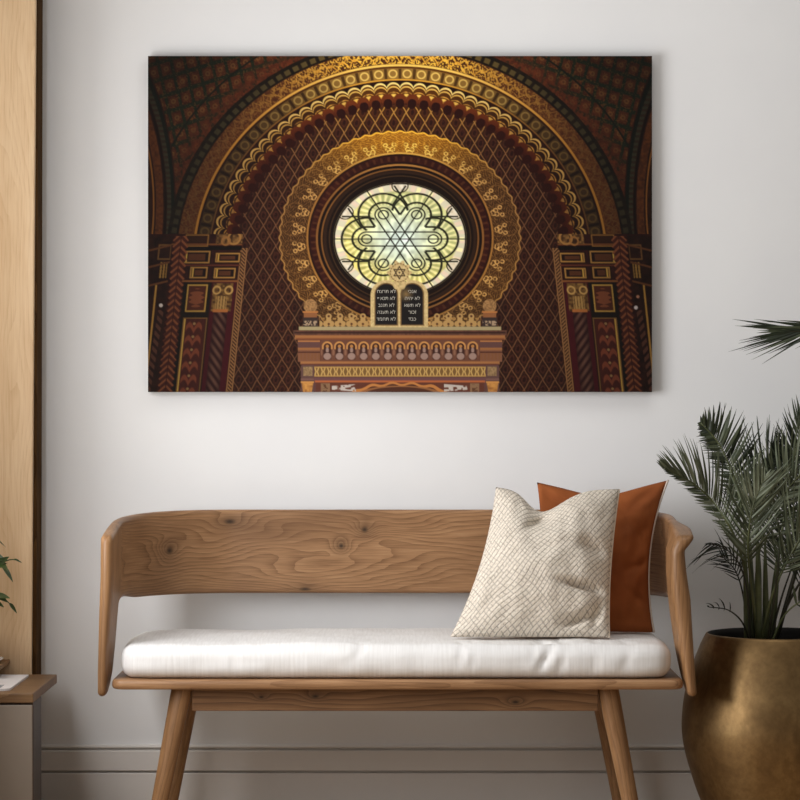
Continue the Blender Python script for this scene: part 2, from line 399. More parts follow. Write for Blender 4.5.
def paint(S=3):
    """the printed picture, in linear colour, rows from the top; coordinates are hundredths-like units of the print (504 x 336)"""
    W, H = 504 * S, 336 * S
    X, Y = np.meshgrid((np.arange(W) + .5) / S + 148, (np.arange(H) + .5) / S + 56)
    X = X.astype(np.float32); Y = Y.astype(np.float32)
    img = np.zeros((H, W, 3), np.float32) + np.array((40, 22, 12), np.float32)
    rng = np.random.default_rng(3)
    def nz(cell):
        g = rng.random((int(336 / cell) + 3, int(504 / cell) + 3)).astype(np.float32)
        fx, fy = (X - 148) / cell, (Y - 56) / cell; ix, iy = fx.astype(int), fy.astype(int); fx, fy = fx - ix, fy - iy
        fx, fy = fx * fx * (3 - 2 * fx), fy * fy * (3 - 2 * fy)
        return (g[iy, ix] * (1 - fx) + g[iy, ix + 1] * fx) * (1 - fy) + (g[iy + 1, ix] * (1 - fx) + g[iy + 1, ix + 1] * fx) * fy
    N2, N4, N12, N1 = nz(2), nz(4), nz(14), nz(1.1)
    sstep = lambda e0, e1, x: (lambda t_: t_ * t_ * (3 - 2 * t_))(np.clip((x - e0) / (e1 - e0), 0, 1))
    def put(mask, col):
        nonlocal img
        col = np.asarray(col, np.float32); m = mask[..., None]
        img = img * (1 - m) + (col if col.ndim == 3 else col[None, None]) * m
    inside = lambda d, w=.5: np.clip(.5 - d / w, 0, 1)                 # d < 0 inside
    line = lambda d, w: np.clip((w - np.abs(d)) / .45 + .5, 0, 1)
    mixc = lambda f_, a, b: np.asarray(a, np.float32) * (1 - f_[..., None]) + np.asarray(b, np.float32) * f_[..., None]
    glow = np.exp(-((X - 402) / 120) ** 2 - ((Y - 60) / 75) ** 2)
    glow = np.clip(glow * 1.15, 0, 1)
    gold = mixc(glow, (128, 86, 44), (255, 196, 70)); golddim = mixc(glow, (92, 58, 30), (226, 160, 52))
    dark = mixc(glow, (34, 17, 10), (92, 50, 12)); red = mixc(glow, (74, 26, 14), (120, 48, 16))
    box = lambda x0, x1, y0, y1: inside(np.maximum(np.maximum(x0 - X, X - x1), np.maximum(y0 - Y, Y - y1)))
    fr = lambda a: a - np.floor(a)
    # --- spandrels with a green diaper over red and gold stars
    DX, DY = (X - 400), (Y - 262)
    rho = np.hypot(DX / 1.05, DY); th = np.arctan2(DX / 1.05, -DY)
    AXs = np.abs(DX)                                                   # the hall is nearly mirrored about its middle
    put(np.ones_like(X), mixc(N4, (58, 28, 16), (84, 42, 22)))
    sx = AXs - 175; sy = Y - 60
    p_ = (sx * .98 + sy * .22) / 13.2; q_ = (sy * .98 - sx * .30) / 17.0
    u_, w_ = fr(p_) - .5, fr(q_) - .5; d = np.hypot(u_ * 13.2, w_ * 17.0)
    sp = sstep(222, 224, rho)
    put(sp * np.clip(line(np.minimum(.5 - np.abs(u_), .5 - np.abs(w_)) * 14, 1.7) + .0, 0, 1) * .85, (22, 36, 22))
    put(sp * inside(d - 4.6) * .8, (84, 42, 22)); put(sp * inside(d - 2.6) * .8, (116, 78, 42)); put(sp * inside(d - 1.1), (78, 40, 22))
    put(sp * np.clip((N1 - .62) * 4, 0, 1) * .5, (140, 84, 40))
    put(sstep(246, 221, rho) * sp * (.55 + .4 * (N2 > .45)), mixc(N2, (50, 22, 13), (104, 46, 24)))
    put(sp * line(rho - 246, .9), (26, 26, 16))
    # --- outer side arches
    ex = np.hypot((AXs - 300) / 1.0, (Y - 205) / 2.3)
    sa = inside(ex - 76) * (Y < 236)
    put(sa, mixc(N4, (36, 18, 11), (58, 28, 16)))
    put(sa * line(ex - 73, 1.8), (20, 22, 14)); put(sa * line(ex - 69.5, 2.1) * (.4 + .6 * (fr(Y / 5.2) > .5)), (58, 54, 38)); put(sa * line(ex - 65.8, 1.1), (24, 12, 8))
    put(sa * line(ex - 60, 3.6) * (.35 + .65 * N2), (112, 58, 26)); put(sa * line(ex - 54, .7), (152, 92, 38)); put(sa * inside(ex - 52), mixc(N4, (38, 18, 10), (58, 28, 14)))
    put(sa * line(ex - 47, .5) * .7, (140, 84, 36))
    # --- the great arch, ring by ring
    top = (Y < 240)
    ring = lambda a, b: inside(np.maximum(a - rho, rho - b)) * top
    NT_ = 87 / (2 * math.pi)
    put(ring(212, 223), mixc(N4, (20, 15, 9), (34, 24, 14)))
    b1 = fr(th * NT_ * 1.75); put(ring(214.5, 219.5) * line((b1 - .5) * 4, 1.25), mixc(glow, (54, 46, 30), (104, 82, 40)))
    put(ring(197, 212.5), mixc(N2, (66, 32, 16), (96, 54, 24)))
    oo = np.abs(np.sin(th * NT_ * 3.14159 * 1.2)) * 7 + 199.5
    put(ring(198, 212) * line(rho - oo, 1.0), golddim); put(ring(198, 212) * line(rho - (411.5 - oo), .9), golddim)
    put(ring(198, 212) * np.clip((N1 - .5) * 5, 0, 1) * (.35 + .65 * glow), gold)
    put(ring(195.4, 197.6), mixc(glow, (170, 112, 44), (255, 206, 96))); put(ring(193.2, 195.2), dark)
    put(ring(182, 193.4), mixc(glow, (56, 38, 20), (150, 110, 48)))
    b2 = fr(th * NT_) - .5; arcx = b2 / NT_ * 188
    put(ring(183.5, 192.5) * line(np.hypot(arcx, rho - 188) - 3.7, .75), mixc(glow, (86, 62, 32), (232, 190, 96)))
    put(ring(183, 193) * line(np.abs(arcx) - 6.2, .8), mixc(glow, (30, 18, 10), (80, 52, 20)))
    put(ring(181.2, 182.6), golddim)
    put(ring(160, 181.3), mixc(N2, (28, 13, 8), (48, 22, 12)))
    # scalloped mouldings: thin gold, dark, gold again
    sc = lambda r, ph=0: np.hypot((fr(th * NT_ + ph) - .5) / NT_ * r, 0)
    a0 = sc(176); sc1 = np.sqrt(np.clip(6.6 ** 2 - a0 ** 2, 0, None))
    put(ring(165, 182) * inside(rho - (171.5 + sc1)), dark)
    put(ring(165, 183) * line(rho - (172.0 + sc1), .95), mixc(glow, (180, 136, 72), (255, 222, 130)))
    put(ring(165, 183) * line(rho - (168.8 + sc1 * .95), .7), mixc(glow, (150, 108, 52), (240, 190, 90)))
    put(ring(160, 172) * inside(rho - (165.6 + sc1 * .7)), mixc(np.clip(N2 * 1.1 + glow * .5 - .2, 0, 1), (66, 36, 18), (214, 150, 60)))
    put(ring(160, 172) * inside(np.hypot(a0, rho - 167.5) - 2.1), mixc(glow, (140, 96, 48), (255, 206, 90)))
    put(ring(160, 173) * line(rho - (164.6 + sc1 * .6), .6), dark)
    # --- inner field: ogee lattice
    lat = np.where(top, inside(rho - 163), 1.0) * np.where(Y < 240, 1, inside(AXs - (161 + (Y - 250) * .093)))
    fg = sstep(150, 90, Y)[..., None]
    put(lat, np.asarray((42, 22, 14), np.float32) * (1 - fg) + np.asarray((74, 38, 14), np.float32) * fg)
    a_, b_ = 12.4, 20.5
    wob = .06 * np.sin(Y / b_ * 2 * math.pi * 2)
    l1 = fr(DX / a_ + Y / b_ + wob * .3) - .5; l2 = fr(DX / a_ - Y / b_ + wob * .3) - .5
    lc = mixc(glow, (108, 70, 46), (240, 176, 74))
    cu = fr(DX / a_ + .5) - .5; c2 = fr(Y / b_) - .5
    mo = np.minimum(np.hypot(l1 - .0, l2 - .0), 1)
    put(lat * inside((np.hypot(l1, l2) - .2) * 9) * .6, (32, 12, 9)); put(lat * line((np.hypot(l1, l2) - .24) * 9, .5) * .35, (96, 46, 32))
    dl = np.minimum(.5 - np.abs(l1), .5 - np.abs(l2)) * 10.6
    put(lat * line(dl, .42), lc)
    put(lat * np.clip((N1 - .66) * 3, 0, 1) * .35, (104, 54, 36))
    # teeth: dark red scallops hanging into the field
    a3 = sc(161, .5); tooth = np.hypot(a3 / 1.05, (rho - 161.5) / 1.25) - 5.6
    put(np.clip(inside(tooth), 0, 1) * top * (rho < 168), mixc(np.clip(glow * 1.0 + (rho - 158) / 24, 0, 1), (48, 16, 10), (104, 46, 18)))
    t2 = np.hypot(a3 / 1.0, (rho - 158.2) / 1.2) - 4.3
    put(inside(t2) * top * (rho < 163), (40, 14, 9))
    # --- gold filigree round the window
    fx_, fy_ = (X - 400), (Y - 238)
    fr_ = np.hypot(fx_, fy_ / .885); ft = np.arctan2(fx_, -fy_ / .885)
    edgew = 120.6 + .9 * np.cos(ft * 64)
    fil = inside(fr_ - edgew) * (Y < 330)
    fb = np.clip(np.exp(-((X - 400) / 95) ** 2 - ((Y - 128) / 42) ** 2) * 1.1 + .10 * np.exp(-((Y - 290) / 50) ** 2), 0, 1)
    gfil = mixc(fb, (150, 106, 58), (255, 190, 62)); dfil = mixc(fb, (58, 34, 17), (150, 92, 22))
    put(fil, dfil)
    NF = 32 / (2 * math.pi); cell = fr(ft * NF) - .5; cx_ = cell / NF * 104; rr_ = fr_ - 104
    s1 = np.sin(ft * NF * 2 * math.pi * 2 + 2.2 * np.sin(fr_ * .62)); s2 = np.sin(fr_ * 1.25 + 2.4 * np.cos(ft * NF * 2 * math.pi * 2))
    put(fil * np.clip(1 - np.abs(s1 * s2) * 3.6, 0, 1) * .7, gfil)
    put(fil * line(np.hypot(cx_, (rr_ - 4) * .8) - 7.5, .4) * .45, gfil); put(fil * line(np.hypot(np.abs(cx_) - 9, rr_ + 1) - 6, .4) * .4, gfil)
    for (ox, oy, r_) in ((2.3, -3.6, 2.2), (1.1, -6.6, 2.0), (4.2, 1.5, 1.8)):
        put(fil * line(np.hypot(np.abs(cx_) - ox, rr_ - oy) - r_, .5), mixc(fb, (196, 146, 84), (255, 214, 96)))
    put(fil * np.clip((N1 - .55) * 4, 0, 1) * .5, dfil * .8)
    put(fil * line(fr_ - edgew + .8, .7), gfil)
    # --- window surround, rings of gold and near black
    er = np.hypot(fx_, fy_ / .915)
    put(inside(er - 93.5), (34, 15, 10)); put(line(er - 92.6, .9), mixc(fb, (146, 98, 46), (236, 180, 78)))
    put(inside(np.maximum(83 - er, er - 90)), mixc(N4, (40, 15, 11), (58, 24, 15))); put(inside(np.maximum(84 - er, er - 89)) * line((fr(ft * 12) - .5) * 7, 1.2) * .5, (92, 52, 30))
    e2 = np.hypot(fx_, (Y - 238.5) / .885)
    put(line(e2 - 83, 1.0), mixc(fb, (122, 78, 38), (210, 150, 74))); put(inside(e2 - 81.6), (24, 14, 9)); put(line(e2 - 78.2, .8), (116, 74, 36)); put(line(e2 - 75.0, 1.6), (44, 27, 17)); put(line(e2 - 70.5, .6), (60, 40, 24))
    # --- stained glass
    gx, gy = (X - 400) / 66.5, (Y - 239) / 56.0; gr_ = np.hypot(gx, gy); ga = np.arctan2(gy, gx)
    gl = inside((gr_ - 1) * 60)
    warm = np.clip(.55 - .55 * gx + .75 * gy, 0, 1)
    hue = mixc(np.clip(gr_ * 1.25 - .12, 0, 1), (222, 236, 224), (210, 208, 134)); hue = hue * (1 - .5 * warm[..., None] * sstep(.3, .8, gr_)[..., None]) + np.asarray((248, 214, 96), np.float32) * (.5 * warm * sstep(.3, .8, gr_))[..., None]
    hue = hue * (.80 + .34 * N4)[..., None]
    put(gl, np.clip(hue, 0, 255))
    rays = np.zeros_like(X); border = sstep(.83, .88, gr_)
    six = [k * math.pi / 3 for k in range(6)]
    lobe = np.full_like(X, 9.0); U1 = np.full_like(X, 9.0); U2 = np.full_like(X, 9.0); U3 = np.full_like(X, 9.0)
    for a in six:
        lx, ly = gx * math.cos(a) + gy * math.sin(a), -gx * math.sin(a) + gy * math.cos(a)
        dd = np.hypot(lx - .5, ly); ang = np.arctan2(ly, lx - .5)
        fan = inside((np.abs(dd - .28) - .1) * 30) * (lx > .5)
        put(gl * fan * .55 * np.clip(np.sin(ang * 22) * 2, 0, 1), (255, 246, 178)); put(gl * fan * .3 * np.clip(-np.sin(ang * 22) * 2, 0, 1), (120, 128, 70))
        lobe = np.minimum(lobe, np.where(lx > .38, np.abs(dd - .375), 9))
        ush = lambda hw: np.where(lx > .5, np.abs(dd - hw), np.where(lx > hw * 1.74, np.abs(np.abs(ly) - hw), 9))
        U1 = np.minimum(U1, ush(.215)); U2 = np.minimum(U2, ush(.125)); U3 = np.minimum(U3, np.where(lx > .40, np.abs(dd - .075), 9))
    put(gl * border, mixc(np.clip(np.sin(ga * 36) * 1.5, 0, 1), (214, 206, 176), (228, 204, 178)))
    put(gl * inside((gr_ - .96) * 60) * inside((.865 - gr_) * 60) * np.clip(np.cos(ga * 30) * 3 - 1, 0, 1), (246, 236, 176))
    for k in six:
        a = k + math.pi / 6
        cxx, cyy = .95 * math.cos(a), .95 * math.sin(a)
        dd = np.hypot(gx - cxx, gy - cyy)
        put(gl * inside((dd - .12) * 40), mixc(N2, (206, 190, 160), (236, 226, 204)))
        put(gl * line((dd - .12) * 60, .6), (60, 52, 36))
    ld = np.zeros_like(X); inU = (gr_ < .40)
    for a in six:
        lx, ly = gx * math.cos(a) + gy * math.sin(a), -gx * math.sin(a) + gy * math.cos(a)
        inU = inU | ((np.abs(ly) < .215) & (lx > .1) & (lx < .5)) | (np.hypot(lx - .5, ly) < .215)
    def lead(d, w=1.05): 
        nonlocal ld
        ld = np.maximum(ld, line(d * 60, w))
    lead(lobe, 1.05); lead(U1, 1.05); lead(U2, .7); lead(U3, .7)
    for k in range(3):
        a = k * math.pi / 3
        n_ = -gx * math.sin(a) + gy * math.cos(a); s_ = gx * math.cos(a) + gy * math.sin(a)
        lead(np.where(gr_ > .0, n_, 9), .6)
        lead(np.where((np.abs(s_) < .87) & ~inU, np.abs(n_) - .40, 9), .85)
        lead(np.where(np.abs(s_) < .5, np.abs(n_) - .125, 9), .62)
    put(gl * ld * .93, (26, 26, 17)); put(gl * line((gr_ - .995) * 60, 1.2), (30, 22, 14))
    # --- the two side piers (mirrored, with a slight lean)
    lean = (Y - 300) * .105
    PXx = AXs - lean * 1.0                                               # distance from the middle, straightened
    pier = inside(163.5 - PXx) * (Y > 234)
    put(pier, mixc(N4, (38, 16, 12), (54, 23, 16)))
    pb = lambda x0, x1, y0, y1: inside(np.maximum(np.maximum(x0 - PXx, PXx - x1), np.maximum(y0 - Y, Y - y1))) * pier
    frame = lambda x0, x1, y0, y1, c, w=.7: line(np.maximum(np.maximum(x0 - PXx, PXx - x1), np.maximum(y0 - Y, Y - y1)), w) * pier
    put(inside(np.abs(PXx - 161) - 3.0) * (Y > 248), (58, 32, 20)); put(line(np.abs(PXx - 161) - 2.8, .5) * (Y > 248), (150, 104, 62))
    put(inside(np.abs(PXx - 161) - 2) * (Y > 248) * (fr((Y + PXx) / 3.4) > .5), (138, 96, 58))
    put(pb(165, 189, 282, 393), (66, 18, 22))                             # dark red recess
    col = pb(171, 185, 310, 393); tw = fr((Y * .9 + (PXx - 178) * 1.1) / 8.5)
    put(col, mixc(np.clip(np.sin(tw * 2 * math.pi) * .5 + .5, 0, 1) * np.clip(1 - ((PXx - 178) / 8) ** 2, 0, 1), (44, 20, 18), (104, 70, 56)))
    put(pb(168, 188, 283, 311), mixc(N2, (58, 34, 18), (150, 110, 56))); put(pb(173, 184, 296, 309) * (np.abs(np.sin(PXx * 1.1)) > .5), (168, 128, 72)); put(pb(171, 186, 309, 312), (176, 104, 52))
    for (ox, oy) in ((-6, 290), (6, 290)): put(line(np.hypot(PXx - 178 - ox, Y - oy) - 3.6, .8) * pier, (190, 146, 82))
    put(pb(190, 218, 280, 393), (26, 18, 12))
    put(pb(194, 213, 285, 311), (76, 36, 22)); put(frame(194, 213, 285, 311, 0), (186, 142, 66)); put(inside(np.hypot(PXx - 203.5, (Y - 298) * .8) - 6.5 - 1.5 * np.sin(Y * 1.4)) * pier, (126, 68, 42))
    put(pb(192, 213, 318, 393), (70, 30, 22)); put(inside(np.abs(PXx - 203) - 8) * (Y > 320) * pier * np.clip(np.sin((Y + 6 * np.abs(np.sin((PXx - 203) * .35))) * .48) * 1.2 + .2, 0, 1), (126, 62, 40))
    put(inside(np.hypot(PXx - 203, fr((Y - 330) / 13) * 13 - 6.5) - 1.4) * (Y > 322) * pier, (150, 112, 70))
    put(pb(212, 214.2, 318, 393), (206, 160, 72)); put(frame(191, 214, 318, 400, 0, .6), (120, 82, 44))
    # stacked impost blocks with gilded frames
    for (x0, x1, y0, y1) in ((163, 190, 252, 263), (193, 222, 250, 264), (166, 190, 267, 279), (194, 214, 266, 279)):
        put(pb(x0, x1, y0, y1), (30, 16, 11)); put(frame(x0 + 2, x1 - 2, y0 + 1.5, y1 - 1.5, 0, .75), (164, 116, 58)); put(pb(x0 + 6, x1 - 6, y0 + 3.8, y1 - 3.6), (84, 46, 26)); put(pb(x1 - 5, x1 - 3.4, y0 + 2, y1 - 2), (196, 150, 66))
    put(pb(158, 225, 246, 250), (18, 11, 8)); put(pb(160, 224, 264.4, 266), (92, 44, 28)); put(pb(162, 220, 280, 282), (128, 76, 40)); put(pb(160, 236, 243.6, 245), (120, 70, 36))
    put(pb(160, 190, 234, 244), mixc(N2, (46, 26, 14), (150, 106, 56))); put(line(np.hypot(PXx - 172, Y - 238) - 6, 1.0) * pier, (160, 112, 58)); put(line(np.hypot(PXx - 180, Y - 241) - 4, .8) * pier, (150, 100, 52))
    put(pb(196, 222, 234, 243), (50, 26, 15)); put(frame(198, 220, 235, 246, 0, .6), (140, 94, 44))
    leafc = inside(np.abs(PXx - 225) - 6.5 - 1.2 * np.sin(Y * 1.0)) * (Y > 236)
    put(leafc, (72, 32, 22)); put(leafc * np.clip(np.sin(Y * .95 - np.abs(PXx - 225) * .9) * 1.6, 0, 1), (138, 76, 46)); put(leafc * line(PXx - 225, .5), (60, 26, 18))
    oc = inside(234 - PXx) * (Y > 236); put(oc, mixc(N4, (30, 14, 10), (50, 24, 15)))
    put(oc * line(PXx - 237 - np.clip((Y - 300) * .06, 0, 9), 2.8) * (Y > 310) * (fr((Y + PXx) / 8) > .45), (92, 54, 40))
    put(oc * line(PXx - 245, .9) * (Y > 285), (190, 138, 62)); put(oc * inside(np.abs(PXx - 240) - 4) * inside(np.abs(Y - 270) - 8) * (fr(PXx / 3) > .4), (160, 116, 54)); put(oc * line(np.maximum(np.abs(PXx - 240) - 6, np.abs(Y - 252) - 7), .7), (120, 80, 42))
    for yy in (245, 262, 281): put(oc * line(Y - yy - (PXx - 234) * .25, 1.0), (104, 60, 32))
    put(inside(np.hypot(X - 161.2, Y - 305.2) - 1.9), (232, 214, 200)); put(inside(np.hypot(X - 635.6, Y - 307.4) - 1.9), (238, 220, 214)); put(inside(np.hypot(X - 637.5, Y - 296.5) - 1.6), (190, 130, 100))
    # --- the carved cabinet under the window
    A = 400.0; ax_ = np.abs(X - A)
    rb = lambda hw, y0, y1: inside(np.maximum(ax_ - hw, np.maximum(y0 - Y, Y - y1)))
    wood_ = (104, 62, 46)
    # crest of little gilded figures
    cr = (fr((ax_ - 31 - .3) / 11.4) - .5) * 11.4; crm = (ax_ > 29.5) * (ax_ < 80.5)
    fig = np.minimum(np.minimum(np.hypot(cr, Y - 316.2) - 3.0, np.hypot(np.abs(cr) - 2.6, Y - 323.6) - 3.0), np.hypot(cr, (Y - 320) * .7) - 2.6)
    put(inside(fig) * crm * (Y < 328), (184, 142, 82)); put(inside(np.hypot(cr, Y - 316) - 1.2) * crm, (84, 48, 30)); put(inside(np.hypot(cr, Y - 323.8) - 1.2) * crm, (90, 52, 32)); put(inside(np.hypot(np.abs(cr) - 4.9, Y - 318.6) - 1) * crm, (168, 124, 66))
    # corner knobs
    kx = ax_ - 89.5
    put(inside(np.maximum(np.abs(kx) - 7.4, np.abs(Y - 321.8) - 4.8)), (60, 46, 42)); put(inside(np.maximum(np.abs(kx) - 7, np.abs(Y - 323) - 2.4)) * (N1 > .5), (170, 140, 110)); put(inside(np.maximum(np.abs(kx) - 6.6, np.abs(Y - 314.6) - 2.6)), (146, 90, 52))
    put(inside(np.hypot(kx, (Y - 305.8) * 1.0) - 6.8), mixc(N1, (120, 84, 50), (190, 140, 84))); put(line(Y - 311.8, .8) * inside(np.abs(kx) - 7.6), (190, 118, 60))
    put(rb(101, 326.4, 330.2), (170, 152, 108))
    put(rb(106.5, 330, 335.2), mixc(N2, (86, 54, 42), (112, 70, 52))); put(rb(105.5, 331.6, 333.2), (58, 34, 28)); put(rb(105, 335, 339.2), (164, 104, 58)); put(rb(104, 337.8, 339.6), (132, 74, 44))
    put(rb(101.5, 339.4, 361.5), wood_)
    nx = (fr(ax_ / 12.1 + .5) - .5) * 12.1; nm = inside(ax_ - 79)
    put(nm * inside(np.abs(Y - 350) - 10.4), (110, 68, 50))
    arch = np.where(Y < 346.5, np.hypot(nx, Y - 346.5), np.abs(nx)) - 3.9
    put(nm * inside(arch) * inside(np.maximum(341 - Y, Y - 359)), (66, 38, 32)); put(nm * line(arch - .6, .8) * inside(np.maximum(341 - Y, Y - 349)), (204, 140, 74))
    put(nm * inside(np.where(Y > 352, np.hypot(nx * .9, (Y - 356)) - 3.4, np.hypot(nx, (Y - 350) * .5) - 1.5)), (158, 126, 112)); put(nm * inside(np.hypot(nx, Y - 346) - 1.6), (186, 124, 62))
    put(nm * inside(np.hypot(np.abs(nx) - 6.05, (Y - 352) * .35) - 1.1), (142, 96, 72))
    sb = (ax_ > 80) * rb(102, 340, 361.5)
    put(sb, (128, 82, 58)); put(sb * inside(np.abs(Y - 344.5) - 3.2), (100, 66, 60)); put(sb * line(Y - 348.6, 1.1), (158, 100, 56)); put(sb * line(Y - 352, .7), (84, 46, 34)); put(sb * inside(np.abs(Y - 356.2) - 3.4) * (fr(X / 3.6) > .45), (128, 80, 50)); put(sb * line(Y - 341, .6), (190, 120, 64))
    put(rb(99.5, 361, 364.2), (164, 106, 62)); put(rb(99, 363.4, 364.6), (110, 62, 42))
    put(rb(98, 364.4, 394), (98, 62, 56))
    gk = rb(85.5, 366.4, 376.2); put(gk, (122, 88, 46)); put(gk * line(np.abs(np.abs(fr(X / 6.4) - .5) * 12 - np.abs(Y - 371.3) * .6 - 1.2) - .3, .8), (206, 164, 92)); put(gk * line(np.abs(Y - 371.3) - 4.4, .6), (190, 146, 78))
    put(rb(86, 377.6, 380.4), (110, 70, 70)); put(rb(85, 380.2, 382.2), (182, 96, 52)); put(rb(84, 382.2, 394), (100, 54, 40))
    put(inside(np.hypot((X - 400) / 44, (Y - 394) / 10.5) - 1, .03), (82, 46, 32)); put(line((np.hypot((X - 400) / 44, (Y - 394 - 1.2 * np.cos(X / 3.2)) / 10.5) - 1) * 14, 1.4), (196, 124, 62)); put(line((np.hypot((X - 400) / 38, (Y - 394) / 8) - 1) * 10, .8), (150, 96, 56))
    wh = (ax_ > 44) * (ax_ < 68) * inside(np.abs(Y - 387.5) - 3.6 + (ax_ - 46) * .08); put(wh * np.clip((N2 - .32) * 6, 0, 1), (196, 182, 170))
    put(rb(79, 383, 394) * (ax_ > 70), (140, 104, 74)); put(rb(77.5, 384, 394) * (ax_ > 72) * (N1 > .5), (96, 62, 40))
    sc_ = (ax_ > 86) * rb(99, 365, 394); put(sc_, (98, 68, 62)); put(sc_ * inside(np.maximum(np.abs(ax_ - 92) - 4.6, np.abs(Y - 371) - 4.6)), mixc(N1, (120, 92, 62), (170, 136, 92))); put(sc_ * line(Y - 379, .8), (124, 86, 76))
    put(sc_ * (Y > 381) * inside(np.abs(ax_ - 92.5) - 6.2 + np.clip((Y - 381) * .18, 0, 3)), mixc(N2, (150, 92, 44), (214, 150, 72))); put(sc_ * (Y > 381.0) * (Y < 382.6), (206, 140, 70))
    cl = inside(92.5 - ax_ + 6.5) * (Y > 361)
    # --- the tablets with their star
    tb = lambda cx, hw, yt, y1: np.maximum(np.where(Y < yt + hw, np.hypot(X - cx, Y - (yt + hw)), np.abs(X - cx)) - hw, Y - y1)
    pale = mixc(N1, (176, 150, 100), (212, 186, 132))
    put(np.maximum(inside(tb(386, 15.4, 280, 327)), inside(tb(412.6, 15.4, 280, 327))), pale)
    for cx in (386.3, 412.2):
        put(inside(tb(cx, 10.9, 283.6, 324.6)), mixc(np.clip(1 - np.hypot(X - 406, Y - 294) / 9, 0, 1) * .6, (28, 25, 24), (190, 150, 90))); put(line(tb(cx, 11.4, 283.2, 325), .5), (112, 84, 52))
    d8 = np.hypot(X - 399.4, Y - 272.6); a8 = np.arctan2(Y - 272.6, X - 399.4)
    put(inside(d8 - 11.2 - 1.5 * np.cos(a8 * 10)), pale); put(inside(np.maximum(np.abs(X - 399.4) * 1.0 + np.abs(Y - 284) * .5 - 7, 0) - .2) * (np.abs(Y - 284) < 5), pale)
    put(line(d8 - 9.0, .5) * (np.abs(np.sin(a8 * 10)) > .4), (120, 94, 58))
    for k in range(3):
        a = k * math.pi / 3; n_ = -(X - 399.4) * math.sin(a) + (Y - 272.6) * math.cos(a)
        put(line(np.abs(n_) - 3.1, .5) * inside(d8 - 6.6), (58, 42, 30))
    put(inside(d8 - 1.0), (70, 52, 36))
    arkm = inside(ax_ - 107) * (Y > 300) * (1 - inside(ax_ - 30) * (Y < 327)); img = img * (1 - .14 * arkm[..., None]) + img.mean(-1, keepdims=True) * (.07 * arkm[..., None])
    # print tone: the hall falls off into darkness at its sides and corners
    dk = np.clip(1.02 - .40 * sstep(95, 245, AXs) - .16 * sstep(120, 56, Y) * sstep(110, 200, AXs), .3, 1.05); img = img * dk[..., None]
    img = np.clip(img, 0, 255) / 255
    lin_ = np.where(img <= .04045, img / 12.92, ((img + .055) / 1.055) ** 2.4)
    k = 2
    return lin_.reshape(H // k, k, W // k, k, 3).mean((1, 3)).astype(np.float32)

ART = paint()
ah, aw = ART.shape[:2]
gx_, gz_ = np.meshgrid(AX0 + (AX1 - AX0) * np.arange(aw) / (aw - 1), AZ1 + (AZ0 - AZ1) * np.arange(ah) / (ah - 1))
co = np.stack([gx_, np.full_like(gx_, -.0348), gz_], -1).reshape(-1, 3).astype(np.float32)
ii = (np.arange(ah - 1)[:, None] * aw + np.arange(aw - 1)[None]).reshape(-1)
quads = np.stack([ii, ii + aw, ii + aw + 1, ii + 1], -1).astype(np.int32)
me = bpy.data.meshes.new('print_face')
me.vertices.add(len(co)); me.vertices.foreach_set('co', co.ravel())
me.loops.add(quads.size); me.loops.foreach_set('vertex_index', quads.ravel())
me.polygons.add(len(quads)); me.polygons.foreach_set('loop_start', np.arange(len(quads), dtype=np.int32) * 4)
me.update(calc_edges=True); me.validate()
ca = me.color_attributes.new('ink', 'FLOAT_COLOR', 'POINT')
ca.data.foreach_set('color', np.concatenate([ART.reshape(-1, 3), np.ones((ah * aw, 1), np.float32)], 1).ravel())
t = NT('printed_ink'); at = t.add('ShaderNodeAttribute', attribute_name='ink')
hs = t.add('ShaderNodeHueSaturation'); hs.inputs['Value'].default_value = INK_GAIN; t.l.new(at.outputs['Color'], hs.inputs['Color'])
t.l.new(hs.outputs[0], t.b.inputs['Base Color']); t.b.inputs['Roughness'].default_value = .75; t.b.inputs['Specular IOR Level'].default_value = .12
me.materials.append(t.m)
face = bpy.data.objects.new('print_face', me); C.objects.link(face); child(face, pic)

# the writing on the two tablets (read from right to left)
def lettering(rows, cx, y0, dy, size):
    vv, ff = [], []
    for k, row in enumerate(rows):
        cu = bpy.data.curves.new('writing', 'FONT'); cu.body = row[::-1]; cu.size = size; cu.align_x = 'CENTER'; cu.align_y = 'CENTER'; cu.resolution_u = 3; cu.offset = 0
        ob = bpy.data.objects.new('writing', cu); C.objects.link(ob)
        dg = bpy.context.evaluated_depsgraph_get(); m_ = ob.evaluated_get(dg).to_mesh()
        p0 = P(cx, y0 + dy * k, -.035); n0 = len(vv)
        vv += [Vector((p0.x + q.co.x, -.0352, p0.z + q.co.y)) for q in m_.vertices]; ff += [[n0 + i for i in pl.vertices] for pl in m_.polygons]
        ob.evaluated_get(dg).to_mesh_clear(); bpy.data.objects.remove(ob); bpy.data.curves.remove(cu)
    return child(link_mesh('lettering', vv, ff, M['ink_pale'], smooth=False), pic)
M['ink_pale'] = plain('pale_printed_letters', (178, 172, 160), .7)
lettering(['לא תרצח', 'לא תנאף', 'לא תגנב', 'לא תענה', 'לא תחמד'], 386.3, 291.5, 6.9, .0138)
lettering(['אנכי', 'לא יהיה', 'לא תשא', 'זכור', 'כבד'], 412.3, 291.5, 6.9, .0138)


